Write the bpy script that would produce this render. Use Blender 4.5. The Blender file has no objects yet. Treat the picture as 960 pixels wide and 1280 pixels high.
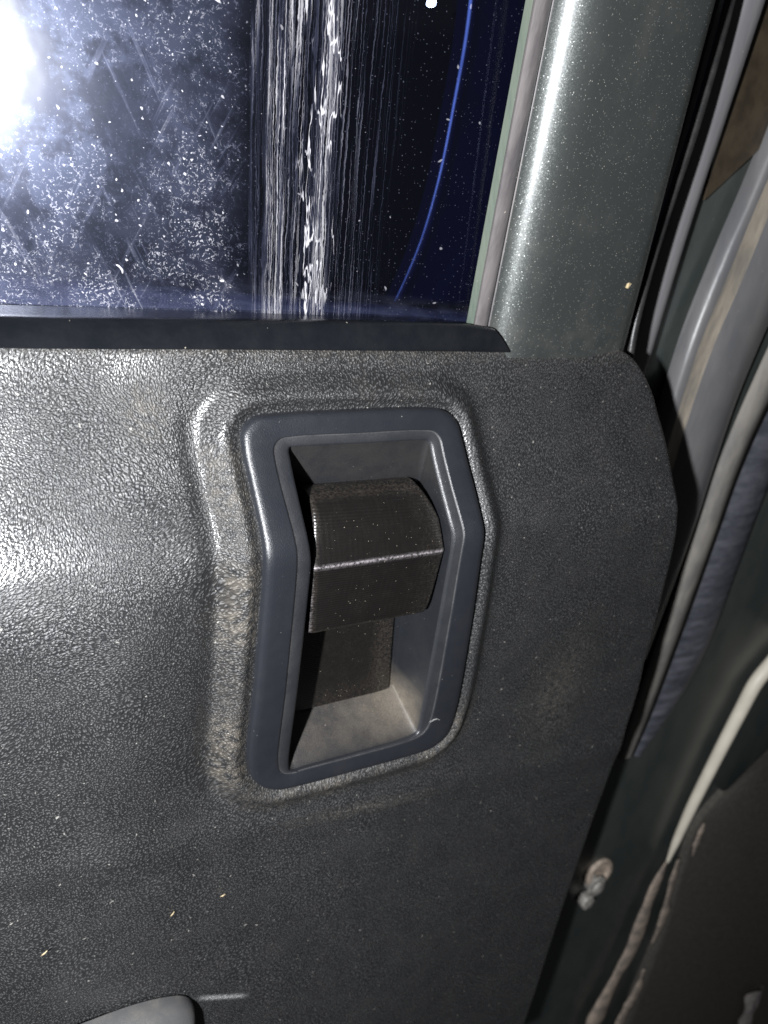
import bpy, bmesh, math, random
import numpy as np
from mathutils import Vector, Matrix

random.seed(7)
rng = np.random.default_rng(7)
S = bpy.context.scene
COL = S.collection
MM = 0.001
CAM_RIGHT, CAM_UP, CAM_BACK = (0.856094, -0.504163, 0.113682), (0.06646, 0.325529, 0.943194), (-0.51253, -0.799907, 0.31219)
PZ = [(-400, -7), (-160, -4), (-62, 0.5), (33, 17.5), (58, 5.5), (72, 1), (97, -1), (300, -1)]

# ------------------------------------------------------------------ camera, world, flash light, exposure
cam_d = bpy.data.cameras.new('camera')
cam = bpy.data.objects.new('camera', cam_d); COL.objects.link(cam)
m3 = Matrix((CAM_RIGHT, CAM_UP, CAM_BACK)).transposed().to_4x4()
m3.translation = Vector((-131, -210, 119)) * MM
cam.matrix_world = m3
cam_d.sensor_fit = 'VERTICAL'; cam_d.sensor_height = 36; cam_d.lens = 910 / 1280 * 36
cam_d.clip_start = 0.002; cam_d.clip_end = 50
cam_d.dof.use_dof = True; cam_d.dof.focus_distance = 0.225; cam_d.dof.aperture_fstop = 15.0
S.camera = cam

W = bpy.data.worlds.new('World'); S.world = W; W.use_nodes = True
W.node_tree.nodes['Background'].inputs[0].default_value = (0.95, 0.97, 1.0, 1)
W.node_tree.nodes['Background'].inputs[1].default_value = 0.022

fl = bpy.data.lights.new('phone_flash', 'POINT'); fl.energy = 21; fl.color = (0.96, 0.975, 1.0); fl.shadow_soft_size = 0.005
flo = bpy.data.objects.new('phone_flash', fl); COL.objects.link(flo)

S.view_settings.view_transform = 'Standard'; S.view_settings.look = 'None'
S.view_settings.exposure = 0.0; S.view_settings.gamma = 1.0; S.view_settings.use_curve_mapping = False
S.render.engine = 'CYCLES'
S.cycles.use_denoising = True; S.cycles.max_bounces = 6; S.cycles.transparent_max_bounces = 12

# positions in millimetres: x along the door, y outward through it, z up
T = {
 'bezel_outer': [(-52.7,-5.87,63.1), (-52.39,-4.27,68.17), (-48.67,-3.33,71.9), (-42.12,-3.1,73.1), (-13.89,-2.89,74.57), (14.76,-2.79,75.4), (22.73,-2.88,74.61), (28.22,-3.59,70.7), (30.54,-5.38,64.62), (33.87,-11.5,49.68), (35.63,-16.85,38.43), (36.38,-18.53,33.7), (37.2,-18.34,26.62), (44.39,-11.34,-12.58), (50.67,-2.72,-61.58), (48.25,-2.14,-69.93), (42.21,-1.96,-73.77), (33.21,-1.92,-74.55), (3.92,-1.93,-74.38), (-23.39,-1.96,-73.8), (-30.46,-2,-72.83), (-37.61,-2.2,-68.57), (-42.48,-2.91,-60.09), (-45.34,-10.14,-19.32), (-47.66,-16.91,18.53), (-48.66,-18.78,30.33), (-49.38,-16.49,39.23), (-51.41,-9.25,54.43)],
 'bezel_step': [(-42.71,-7.08,58.57), (-42.9,-5.42,63.27), (-40.88,-4.63,65.71), (-36.49,-4.39,66.49), (-12.21,-4.13,67.31), (12.81,-3.93,67.99), (17.9,-4.1,67.4), (20.2,-4.87,64.95), (21.31,-6.41,60.35), (23.95,-12.44,46.86), (26,-16.81,37.62), (26.83,-18.18,33.46), (27.28,-18.08,27.5), (31.67,-12.35,-4.74), (37.42,-3.57,-53.77), (36.97,-2.37,-61.16), (34.4,-2.05,-64.29), (29.44,-1.95,-65.84), (3,-1.92,-66.38), (-21.33,-1.93,-66.07), (-25.31,-1.92,-66.36), (-29.1,-2.02,-64.78), (-31.27,-2.5,-60.16), (-33.68,-8.66,-25.35), (-36.79,-16.18,16.69), (-37.86,-18.23,28.62), (-38.87,-17.1,36.93), (-41.61,-10.15,51.65)],
 'bezel_open': [(-37.05,-4.98,59.89), (-37.32,-4.31,61.81), (-36.97,-3.95,62.88), (-34.89,-3.88,63.08), (-11.53,-3.7,63.64), (13,-3.49,64.28), (15.38,-3.54,64.11), (16.67,-3.99,62.75), (17.42,-5.32,58.98), (19.91,-11.59,45.32), (21.69,-15.73,36.35), (22.73,-16.74,32.36), (23.53,-16.22,25.89), (27.16,-10.73,-4.82), (32.52,-2.16,-52.7), (33.12,-1,-59.49), (32.79,-0.54,-63.29), (29.47,-0.41,-64.9), (3.77,-0.35,-65.77), (-20.62,-0.34,-65.96), (-23.63,-0.33,-66.19), (-25.37,-0.37,-65.45), (-26.12,-0.68,-61.89), (-28.02,-6.34,-29.37), (-30.94,-13.99,13.41), (-32.07,-16.34,26.62), (-33.58,-16.04,35.5), (-35.99,-8.44,51.89)],
 'panel_edge': [(113.39,4.97,99.66), (120.82,4.92,97.69), (130.46,4.57,91.68), (141.85,3.6,79.5), (150.85,-0.68,60.74), (152.76,-8.7,42.99), (154.85,-12.8,30.8), (160.61,-10.93,18.66), (168.98,-6.45,-6.37), (184.46,4.02,-73.22), (182.54,6.57,-128.78), (176.74,8.46,-196.5), (169.83,9.29,-262.86), (163.34,10.24,-339.22), (160.89,10.55,-363.69)],
 'belt_top': [(-126.8,10.61,96.23), (-115.95,10.28,96.22), (-51.34,7.58,99.79), (27.51,4.26,104.31), (44.04,3.89,103.7)],
 'belt_bot': [(-127.4,4.36,89.03), (-116.71,4.36,89.06), (-51.99,4.57,91.69), (29.6,4.79,94.83), (52.26,4.83,95.57)],
 'glass': [(-138.75,57.79,86.2), (44.65,12.37,100.06), (36.13,-4.94,215.51), (-130.88,39.66,183.51)],
 'frame_b': [(35.7,16.13,94.34), (38.91,14.97,94.66), (40.26,12.33,95.1), (39.06,9.8,95.41), (44.12,9.59,95.68), (46.61,11.76,95.49), (47.03,11.33,95.57), (47.42,9.46,95.86), (48.37,7.35,96.21), (50.4,5.21,96.62), (53.79,3.31,97.05), (58.64,2.18,97.45), (66.5,2.06,97.84), (111,5.38,99.49), (114.95,6.35,99.54), (119.15,8.55,99.42), (129.85,19.45,98.36), (137.72,31.51,97)],
 'frame_t': [(26.63,-8.6,211.98), (25.93,-9.49,211.57), (26.9,-11.95,211.24), (25.93,-14.25,210.41), (31.12,-14.68,211.74), (33.57,-12.8,212.88), (33.84,-13.2,212.85), (34.72,-14.99,212.66), (36.27,-17.02,212.59), (38.63,-19.12,212.73), (41.78,-21,213.14), (45.88,-22.2,213.99), (52.42,-22.57,215.71), (90.58,-21.04,226.65), (94.06,-20.29,227.8), (97.62,-18.4,229.25), (106.97,-8.74,234.21), (114.37,2.05,238.9)],
 'thin_seal': [(148.33,18,246.91), (147.76,18,227.71), (143.99,18,189.45), (136.57,18,144.83), (133.91,18,111.28), (134.85,18,93.85)],
 'grey_l': [(179.44,38,259.9), (177.97,38,247.68), (180.91,44.55,198.55), (180.72,50.27,149.23), (182.4,55.39,100.2), (183.26,59.6,67.86)],
 'grey_r': [(198.9,38,265.14), (197.05,38,252.5), (196.85,43.73,208.22), (195.88,49.86,154.8), (196.3,56,94.58), (198.1,60.2,63.46)],
 's0': [(247.28,49.32,222.16), (243,53.41,184.22), (237.12,57.09,147.55), (232.09,61.18,104.3), (233.77,65.9,64.85), (237.35,71.6,16.64), (244.16,84.31,-77.38)],
 's1': [(254.92,46.73,219.74), (246.94,50.82,180.85), (242.62,54.5,144.13), (237.17,58.59,100.51), (239.45,63.5,60.67), (241.95,69.2,12.01), (247.35,82.17,-82.81)],
 's2': [(270.74,49.75,213.63), (263.02,53.55,176.05), (258.77,57.11,139.27), (252.23,61,96.39), (253.66,66.1,55.28), (256.74,71.5,7.88), (263.9,85.03,-92.95)],
 's3': [(281.66,44.77,205.56), (272.83,48.45,168.4), (267.8,51.93,131.83), (260.78,56.2,88.3), (262.82,61.3,46.48), (266.48,67,-4.61), (272.58,80.75,-104.72)],
 's4': [(316.28,52.2,197.41), (307.04,55.89,157.38), (299.12,58.95,122.43), (294.26,64,73.35), (296.15,68.8,30.96), (300.71,74.72,-21.17), (306.24,89.33,-135.3)],
 's5': [(328.26,51.23,188.52), (320.13,54.5,152.12), (309.87,57.57,116.29), (303.27,62.9,66.15), (301.32,67.4,25.83), (305.59,72.72,-20.84), (311.08,83.89,-106.57), (315.99,93.77,-193.18), (318.2,97.64,-230.24)],
 's6': [(352.07,50.84,185.23), (345.72,54.32,145.39), (335.91,58,100.65), (326.38,62.8,58.54), (323.19,67,19.67), (325.87,72.15,-25.28), (332.75,83.32,-113.3), (334.91,92.34,-193.31), (332.37,96.21,-229.42)],
 's7': [(414.02,57.86,181.48), (403.83,61.95,129.69), (390.17,66.4,80.15), (378.09,71.2,33.84), (376.14,75.4,-9.08), (380.85,82.02,-62.93), (385.92,91.04,-140.99), (370.2,97.91,-201.84), (347.99,101.78,-233.84)],
 'pillar_l': [(158.76,56,270.24), (154.71,56,245.47), (153.74,60.09,214.67), (152.36,64.18,181.31), (150.53,68.27,145.21), (147.14,74,89.67), (150.23,80,45.59), (153.02,86,-3.17), (158.87,96.31,-70.44), (164.91,108.34,-161.31), (168.63,116.94,-235.46), (171.79,125.53,-318.32), (174.32,134.12,-410.92), (174.66,141,-511.37), (169.69,141,-588.77)],
 'pillar_r': [(332.35,56,319.69), (350.15,56,294.88), (382.48,60.09,262.85), (418.65,64.18,225.45), (459.42,68.27,181.65), (526.1,74,106.97), (552.04,80,41.42), (579.67,86,-33.24), (660.04,96.31,-144.92), (773.59,108.34,-313.05), (872.15,116.94,-466.53), (990.38,125.53,-657.63), (1135.09,134.12,-899.39), (1309.63,141,-1205.21), (1460.39,141,-1493.6)],
 'cable': [(503.58,87.75,-149.11), (485.27,90.5,-172.95), (475.07,92.3,-189), (470.12,95.48,-220.58), (463.49,100.47,-272.34), (456.96,105.8,-330.75), (454.76,109.41,-372.99), (454.28,111.64,-400.36)],
 'foam_a': [(457.81,112.78,-392.8), (453.57,115.53,-425.83), (453.62,118.97,-470.85), (456.28,122.84,-525.12), (446.84,126.27,-569.45), (439.89,129.71,-616.64), (434.03,131,-669.69)],
 'foam_b': [(474.33,112.38,-405.9), (480.84,115.39,-447.5), (490.52,118.83,-498.38), (489.3,121.41,-534.18)],
 'foam_c': [(495.76,125.16,-578.75), (497.73,127.56,-616.29), (490.82,129.45,-641.84), (484.32,131,-688.04)],
 'foam_d': [(493.53,108.52,-364.78), (494.22,110.23,-386.38), (497.86,111.95,-409.59)],
 'board': [(509.15,107.08,-329.91), (485.73,110.52,-363.67), (490.22,115.67,-430.65), (502.39,122.55,-530.29), (501.21,127.7,-606.14), (497.7,132,-684.5), (492.54,132,-733.86)],
 'board_r': [(666.79,83.75,-175.78), (764.89,92.34,-300.5), (884.02,100.94,-457.9), (1031.92,109.53,-659.98), (1220.66,118.12,-925.48), (1437.58,125,-1240.28), (1540.01,125,-1399.35)],
 'wrapper': [(769.18,117.13,-745.71), (784.88,120.14,-810.97), (824.69,119.28,-817.2)],
 'striker': [(355.94,114.22,-391.62)],
 'brown': [(199.97,51.73,246.43), (206.16,50.5,276.19), (252.85,50.5,289.12), (278.09,55.41,232.71), (214.97,60.73,172.56)],
 'blue_edge': [(86.18,110,254.51), (86.88,110,226.7), (85.24,110,200.19), (81.93,110,165.16), (75.9,110,135.36), (67.62,110,111.99), (60.49,110,96.08)],
 'blue_r': [(184.11,130,286.01), (187.54,130,254), (190.11,130,223.7), (188.95,130,182.7), (185.48,130,147.78), (179.65,130,120.3), (171.52,130,101.29)],
 'glint': [(258.89,420,344.22)],
 'pull': [(-112.2,6.05,-164.66), (-98.22,6.05,-164.66), (-81.94,6.07,-165.54), (-69.41,6.1,-168.26), (-61.86,6.15,-171.62), (-58.06,6.2,-176.05), (-57.15,6.28,-182.6), (-56.17,6.5,-200.31)],
 'straw_a': [(-67.1,6.38,-124.75)],
 'straw_b': [(-112.29,6.26,-122.21)],
 'straw_c': [(-47.01,6.36,-124.24)],
 'scuff_a': [(-53.62,8.24,-179.1)],
 'scuff_b': [(-33.18,8.36,-189.16)],
 'hair_paint': [(52.75,-6.75,165.7), (54.76,-6.37,163.64), (55.77,-5.76,160.65)],
 'hair_low': [(61.15,0.58,119.22), (62.92,1.79,113.26), (62.58,3.01,107.59)],
 'hair_flat': [(82.22,0.31,122.24), (88.64,0.18,121.93), (95.4,0.3,120.41)],
 'chip': [(103.66,0.29,124.44)],
 'hair_bezel': [(36.17,-3.31,-57.56), (39.19,-3.47,-56.64), (41.58,-3.28,-57.75)],
 'lever': [(-30.48,-14,24.32), (22.16,-14,26.4), (-27.01,4,45.88), (16.65,4,47.29), (-26.28,-9,-2.76), (22.97,-9,-1.61)],
 'plate': [(-17.64,13,-14.57), (26.31,13,-18.29), (-13.9,16,-50.02), (28.63,16,-50.38)],
 'open_br': [(29.34,17,-51.12)],
 'flash': [(-256.77,-257.46,109.78)],
}

flo.location = Vector(T['flash'][0]) * MM

# ------------------------------------------------------------------ node helpers
class NT:
    def __init__(s, name):
        s.m = bpy.data.materials.new(name); s.m.use_nodes = True
        s.t = s.m.node_tree; s.t.nodes.clear()
        s.out = s.t.nodes.new('ShaderNodeOutputMaterial')
        co = s.t.nodes.new('ShaderNodeTexCoord')
        sc = s.n('ShaderNodeVectorMath', operation='SCALE'); s.link(co.outputs['Object'], sc.inputs[0]); sc.inputs['Scale'].default_value = 1000
        s.P = sc.outputs[0]                       # object coordinates in millimetres
    def n(s, typ, **kw):
        x = s.t.nodes.new(typ)
        for k, v in kw.items(): setattr(x, k, v)
        return x
    def link(s, a, b):
        if isinstance(a, (int, float)): b.default_value = a
        elif isinstance(a, (tuple, list)): b.default_value = tuple(a) + ((1,) if len(a) == 3 and b.type == 'RGBA' else ())
        else: s.t.links.new(a, b)
    def math(s, op, a, b=0.0, c=0.0, clamp=False):
        x = s.n('ShaderNodeMath', operation=op, use_clamp=clamp)
        s.link(a, x.inputs[0]); s.link(b, x.inputs[1]); s.link(c, x.inputs[2]); return x.outputs[0]
    def vmath(s, op, a, b=(0, 0, 0)):
        x = s.n('ShaderNodeVectorMath', operation=op); s.link(a, x.inputs[0]); s.link(b, x.inputs[1]); return x.outputs[0]
    def map(s, v, scale=(1, 1, 1), loc=(0, 0, 0), rot=(0, 0, 0)):
        x = s.n('ShaderNodeMapping'); s.link(v, x.inputs[0]); x.inputs[1].default_value = loc; x.inputs[2].default_value = rot; x.inputs[3].default_value = scale; return x.outputs[0]
    def noise(s, v, scale, detail=3, rough=0.5, dist=0.0, color=False):
        x = s.n('ShaderNodeTexNoise'); s.link(v, x.inputs['Vector']); x.inputs['Scale'].default_value = scale
        x.inputs['Detail'].default_value = detail; x.inputs['Roughness'].default_value = rough; x.inputs['Distortion'].default_value = dist
        return x.outputs['Color' if color else 'Fac']
    def noise2(s, v, scale, detail=2, rough=0.5, color=False):
        x = s.n('ShaderNodeTexNoise', noise_dimensions='2D'); s.link(v, x.inputs['Vector']); x.inputs['Scale'].default_value = scale
        x.inputs['Detail'].default_value = detail; x.inputs['Roughness'].default_value = rough
        return x.outputs['Color' if color else 'Fac']
    def xz(s):
        if not hasattr(s, '_xz'):
            q = s.sep(s.P); s._xz = s.comb(q[0], q[2], 0.0)
        return s._xz
    def vscale(s, v, k):
        x = s.n('ShaderNodeVectorMath', operation='SCALE'); s.link(v, x.inputs[0]); x.inputs['Scale'].default_value = k; return x.outputs[0]
    def voro(s, v, scale, feature='F1', smooth=0.5, rand=1.0, out='Distance', d2=False):
        x = s.n('ShaderNodeTexVoronoi', feature=feature, voronoi_dimensions='2D' if d2 else '3D'); s.link(v, x.inputs['Vector']); x.inputs['Scale'].default_value = scale
        x.inputs['Randomness'].default_value = rand
        if feature == 'SMOOTH_F1': x.inputs['Smoothness'].default_value = smooth
        return x.outputs[out]
    def ramp(s, v, a, b, lo=0.0, hi=1.0, smooth=True):
        x = s.n('ShaderNodeMapRange', interpolation_type='SMOOTHSTEP' if smooth else 'LINEAR'); s.link(v, x.inputs['Value'])
        s.link(a, x.inputs['From Min']); s.link(b, x.inputs['From Max']); s.link(lo, x.inputs['To Min']); s.link(hi, x.inputs['To Max']); return x.outputs[0]
    def mix(s, f, a, b):
        x = s.n('ShaderNodeMix', data_type='RGBA'); s.link(f, x.inputs[0]); s.link(a, x.inputs[6]); s.link(b, x.inputs[7]); return x.outputs[2]
    def fmix(s, f, a, b):
        x = s.n('ShaderNodeMix', data_type='FLOAT'); s.link(f, x.inputs[0]); s.link(a, x.inputs[2]); s.link(b, x.inputs[3]); return x.outputs[0]
    def warp(s, v, scale, amt):
        c = s.noise(v, scale, 2, color=True)
        d = s.vmath('SUBTRACT', c, (0.5, 0.5, 0.5)); x = s.n('ShaderNodeVectorMath', operation='SCALE'); s.link(d, x.inputs[0]); x.inputs['Scale'].default_value = amt
        return s.vmath('ADD', v, x.outputs[0])
    def sep(s, v):
        x = s.n('ShaderNodeSeparateXYZ'); s.link(v, x.inputs[0]); return x.outputs
    def comb(s, x, y, z):
        c = s.n('ShaderNodeCombineXYZ'); s.link(x, c.inputs[0]); s.link(y, c.inputs[1]); s.link(z, c.inputs[2]); return c.outputs[0]
    def attr(s, name, out='Fac'):
        x = s.n('ShaderNodeAttribute', attribute_name=name); return x.outputs[out]
    def specks(s, scale, r0, density, v=None):
        """sparse small dots; scale = cells per mm"""
        d2 = v is not None
        v = v or s.P
        c = (s.noise2 if d2 else s.noise)(v, scale * 2.5, 1, color=True)
        v = s.vmath('ADD', v, s.vscale(s.vmath('SUBTRACT', c, (0.5, 0.5, 0.5)), 0.35 / scale))
        x = s.n('ShaderNodeTexVoronoi', feature='F1', voronoi_dimensions='2D' if d2 else '3D'); s.link(v, x.inputs['Vector']); x.inputs['Scale'].default_value = scale
        r = s.sep(x.outputs['Color'])
        rad = s.math('MULTIPLY', r[1], r0)
        dot = s.ramp(x.outputs['Distance'], rad, s.math('MULTIPLY', rad, 0.5))
        on = s.math('LESS_THAN', r[0], density)
        return s.math('MULTIPLY', dot, on)
    def bump(s, h, strength, dist=0.001, nrm=None):
        x = s.n('ShaderNodeBump'); s.link(h, x.inputs['Height']); x.inputs['Strength'].default_value = strength; x.inputs['Distance'].default_value = dist
        if nrm is not None: s.link(nrm, x.inputs['Normal'])
        return x.outputs[0]
    def bsdf(s, color, rough=0.5, metal=0.0, spec=0.5, normal=None, coat=0.0, coat_rough=0.05, coat_n=None, ior=None):
        x = s.n('ShaderNodeBsdfPrincipled')
        s.link(color, x.inputs['Base Color']); s.link(rough, x.inputs['Roughness']); s.link(metal, x.inputs['Metallic'])
        s.link(spec, x.inputs['Specular IOR Level']); s.link(coat, x.inputs['Coat Weight']); s.link(coat_rough, x.inputs['Coat Roughness'])
        if normal is not None: s.link(normal, x.inputs['Normal'])
        if coat_n is not None: s.link(coat_n, x.inputs['Coat Normal'])
        return x.outputs[0]
    def done(s, sh):
        s.link(sh, s.out.inputs['Surface']); return s.m

# ------------------------------------------------------------------ materials
def mat_vinyl():
    t = NT('grained_vinyl'); P = t.P
    dusta = t.attr('dust'); gv = t.attr('grainvec', 'Vector')      # grain coordinates, pulled along with the pressed vinyl
    n2 = t.noise2(gv, 0.42, 2, 0.5, color=True)
    w = t.vmath('ADD', gv, t.vscale(t.vmath('SUBTRACT', n2, (0.5, 0.5, 0.5)), 1.3))
    a = t.voro(w, 1.15, 'F1', d2=True)
    c = t.voro(t.map(w, (1.15, 0.62, 1)), 0.88, 'DISTANCE_TO_EDGE', d2=True)
    b = t.noise2(w, 2.0, 2, 0.55)
    dome = t.ramp(a, 0.62, 0.08)
    g = t.math('ADD', t.math('MULTIPLY', dome, 0.62), t.math('MULTIPLY', t.math('SUBTRACT', b, 0.5), 1.1))
    g = t.math('ADD', g, t.math('MULTIPLY', t.ramp(c, 0.0, 0.25), 0.18))
    cr = t.noise2(t.map(w, (0.25, 1, 1)), 0.12, 2, 0.55)
    h = t.math('ADD', g, t.math('MULTIPLY', cr, 0.7))
    nrm = t.bump(h, GRAIN, 0.00085)
    dn = t.noise2(t.xz(), 0.07, 4, 0.65)
    peaks = t.ramp(g, 0.25, 0.85)
    film = t.ramp(dn, 0.45, 0.80, 0.0, 0.03)
    dust = t.math('ADD', t.math('MULTIPLY', dusta, t.ramp(t.noise2(gv, 0.35, 3, 0.65), 0.30, 0.68)), film, clamp=True)
    dust = t.math('MULTIPLY', dust, t.fmix(0.5, 1.0, peaks))
    sp = t.math('MAXIMUM', t.specks(0.13, 0.06, 0.4, t.xz()), t.specks(0.45, 0.10, 0.12, t.xz()))
    base = t.mix(t.ramp(dn, 0.2, 0.7), (0.0135, 0.0137, 0.0145), (0.018, 0.0182, 0.019))
    base = t.mix(t.ramp(g, 0.38, 0.92), base, (0.100, 0.1005, 0.102))
    col = t.mix(t.math('MULTIPLY', dust, 0.72), base, (0.22, 0.19, 0.15))
    col = t.mix(t.math('MULTIPLY', sp, 0.55), col, (0.5, 0.48, 0.44))
    sc = t.math('MULTIPLY', t.attr('scuff'), t.ramp(b, 0.40, 0.58))
    col = t.mix(sc, col, (0.5, 0.5, 0.5))
    rough = t.math('ADD', t.fmix(dn, 0.38, 0.48), t.math('MULTIPLY', dust, 0.3))
    return t.done(t.bsdf(col, rough, 0, 0.52, nrm, coat=t.ramp(t.math('MAXIMUM', dust, dusta), 0.03, 0.25, 0.7, 0.03), coat_rough=0.21, coat_n=t.bump(h, 0.16, 0.00085)))

def mat_plastic(name, base, dusty=0.25, rough=0.46, dustc=(0.30, 0.27, 0.22), attr=None, spec=0.45):
    t = NT(name); P = t.P
    n1 = t.noise(P, 2.6, 3, 0.6); n2 = t.noise(P, 0.12, 4, 0.6)
    nrm = t.bump(n1, 0.6, 0.00022)
    f = t.math('MULTIPLY', t.ramp(n2, 0.38, 0.8), dusty)
    f = t.math('MULTIPLY', f, t.ramp(t.noise(P, 3.2, 2, 0.6), 0.25, 0.75))
    if attr:
        a = t.attr(attr)
        f = t.math('ADD', f, t.math('MULTIPLY', a, t.math('MULTIPLY', t.ramp(t.noise(P, 0.10, 4, 0.65), 0.0, 0.75), t.ramp(t.noise(P, 2.6, 3, 0.7), 0.0, 0.9))), clamp=True)
    sp = t.math('MAXIMUM', t.specks(0.8, 0.13, 0.14), t.specks(0.3, 0.07, 0.25))
    col = t.mix(f, base, dustc)
    col = t.mix(t.math('MULTIPLY', sp, 0.5), col, (0.5, 0.48, 0.45))
    r = t.math('ADD', t.fmix(t.noise(P, 0.3, 3), rough - 0.06, rough + 0.06), t.math('MULTIPLY', f, 0.3))
    return t.done(t.bsdf(col, r, 0, spec, nrm))

def mat_lever():
    t = NT('printed_brown_plastic'); P = t.P
    px, py, pz = t.sep(P)
    lay = t.n('ShaderNodeTexWave', wave_type='BANDS', bands_direction='Z'); t.link(t.warp(P, 0.3, 0.15), lay.inputs['Vector']); lay.inputs['Scale'].default_value = 0.33
    lay.inputs['Distortion'].default_value = 0.6
    lay2 = t.n('ShaderNodeTexWave', wave_type='BANDS', bands_direction='X'); t.link(P, lay2.inputs['Vector']); lay2.inputs['Scale'].default_value = 0.15
    nm = t.ramp(t.noise(P, 0.12, 3), 0.4, 0.65)
    h = t.math('ADD', lay.outputs['Fac'], t.math('MULTIPLY', t.math('MULTIPLY', lay2.outputs['Fac'], nm), 0.5))
    h = t.math('ADD', h, t.math('MULTIPLY', t.noise(P, 1.8, 3), 0.7))
    nrm = t.bump(h, 0.5, 0.00016)
    d = t.math('MULTIPLY', t.ramp(t.noise(P, 0.16, 4, 0.62), 0.42, 0.75), t.ramp(t.noise(P, 2.5, 3, 0.7), 0.42, 0.7))
    ed = t.math('MULTIPLY', t.attr('dust'), t.ramp(t.noise(P, 1.1, 4, 0.7), 0.38, 0.66))
    d = t.math('ADD', t.math('MULTIPLY', d, 0.08), t.math('MULTIPLY', ed, 0.42), clamp=True)
    sp = t.math('MAXIMUM', t.specks(1.0, 0.17, 0.30), t.specks(0.42, 0.10, 0.35))
    col = t.mix(t.math('MULTIPLY', d, 0.62), (0.0065, 0.0058, 0.0054), (0.17, 0.14, 0.11))
    col = t.mix(t.math('MULTIPLY', sp, 0.6), col, (0.55, 0.48, 0.38))
    r = t.math('ADD', t.fmix(t.noise(P, 0.4, 3), 0.24, 0.36), t.math('MULTIPLY', d, 0.4))
    glint_wear = t.math('MULTIPLY', t.attr('glint_wear'), t.ramp(t.noise(P, 1.1, 4, 0.75), 0.34, 0.66))
    col = t.mix(glint_wear, col, (0.50, 0.46, 0.48))  # crease highlight painted in as pale colour, plus faint wear on the left edge
    return t.done(t.bsdf(col, r, 0, 0.85, nrm))

def mat_paint(name='metallic_green_paint', base=(0.060, 0.066, 0.064), dusty=0.14):
    t = NT(name); P = t.P
    vc = t.voro(P, 3.6, out='Color')
    vv = t.vmath('SUBTRACT', vc, (0.5, 0.5, 0.5))
    sc = t.n('ShaderNodeVectorMath', operation='SCALE'); t.link(vv, sc.inputs[0]); sc.inputs['Scale'].default_value = 0.32
    geo = t.n('ShaderNodeNewGeometry')
    fn = t.vmath('NORMALIZE', t.vmath('ADD', geo.outputs['Normal'], sc.outputs[0]))
    fx_ = t.n('ShaderNodeTexVoronoi'); t.link(P, fx_.inputs['Vector']); fx_.inputs['Scale'].default_value = 1.35
    r = t.sep(fx_.outputs['Color']); dd = fx_.outputs['Distance']
    spark = t.math('MULTIPLY', t.math('LESS_THAN', r[0], 0.24), t.ramp(dd, 0.36, 0.08))
    hz = t.math('MULTIPLY', t.ramp(t.noise(P, 0.05, 5, 0.65), 0.45, 0.75), dusty)
    px, py, pz = t.sep(P)
    low = t.math('MULTIPLY', t.ramp(pz, 112, 99), t.ramp(t.noise(P, 0.15, 4, 0.7), 0.35, 0.75))
    hz = t.math('ADD', hz, t.math('MULTIPLY', low, dusty * 1.2), clamp=True)
    col = t.mix(spark, base, (0.75, 0.80, 0.77))
    met = t.bsdf(col, 0.46, 0.85, 0.5, fn, coat=1.0, coat_rough=0.40)
    scr = t.noise(t.map(P, (1, 1, 0.35), rot=(0, 0.5, 0)), 0.8, 4)
    cn = t.bump(scr, 0.15, 0.0002)
    top = t.bsdf(t.mix(hz, base, (0.22, 0.21, 0.19)), t.fmix(hz, 0.30, 0.6), 0, 0.5, cn)
    mx = t.n('ShaderNodeMixShader'); t.link(t.fmix(hz, 0.42, 0.8), mx.inputs[0]); t.link(met, mx.inputs[1]); t.link(top, mx.inputs[2])
    sp = t.math('MULTIPLY', t.math('MAXIMUM', t.math('MULTIPLY', t.specks(1.15, 0.30, 0.30), 0.6), t.specks(0.13, 0.06, 0.5)), 0.6)  # pale dots: flake sparkle put into the colour, and dust specks
    df = t.n('ShaderNodeBsdfDiffuse'); df.inputs[0].default_value = (0.6, 0.58, 0.52, 1)
    m2 = t.n('ShaderNodeMixShader'); t.link(sp, m2.inputs[0]); t.link(mx.outputs[0], m2.inputs[1]); t.link(df.outputs[0], m2.inputs[2])
    return t.done(m2.outputs[0])

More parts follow.
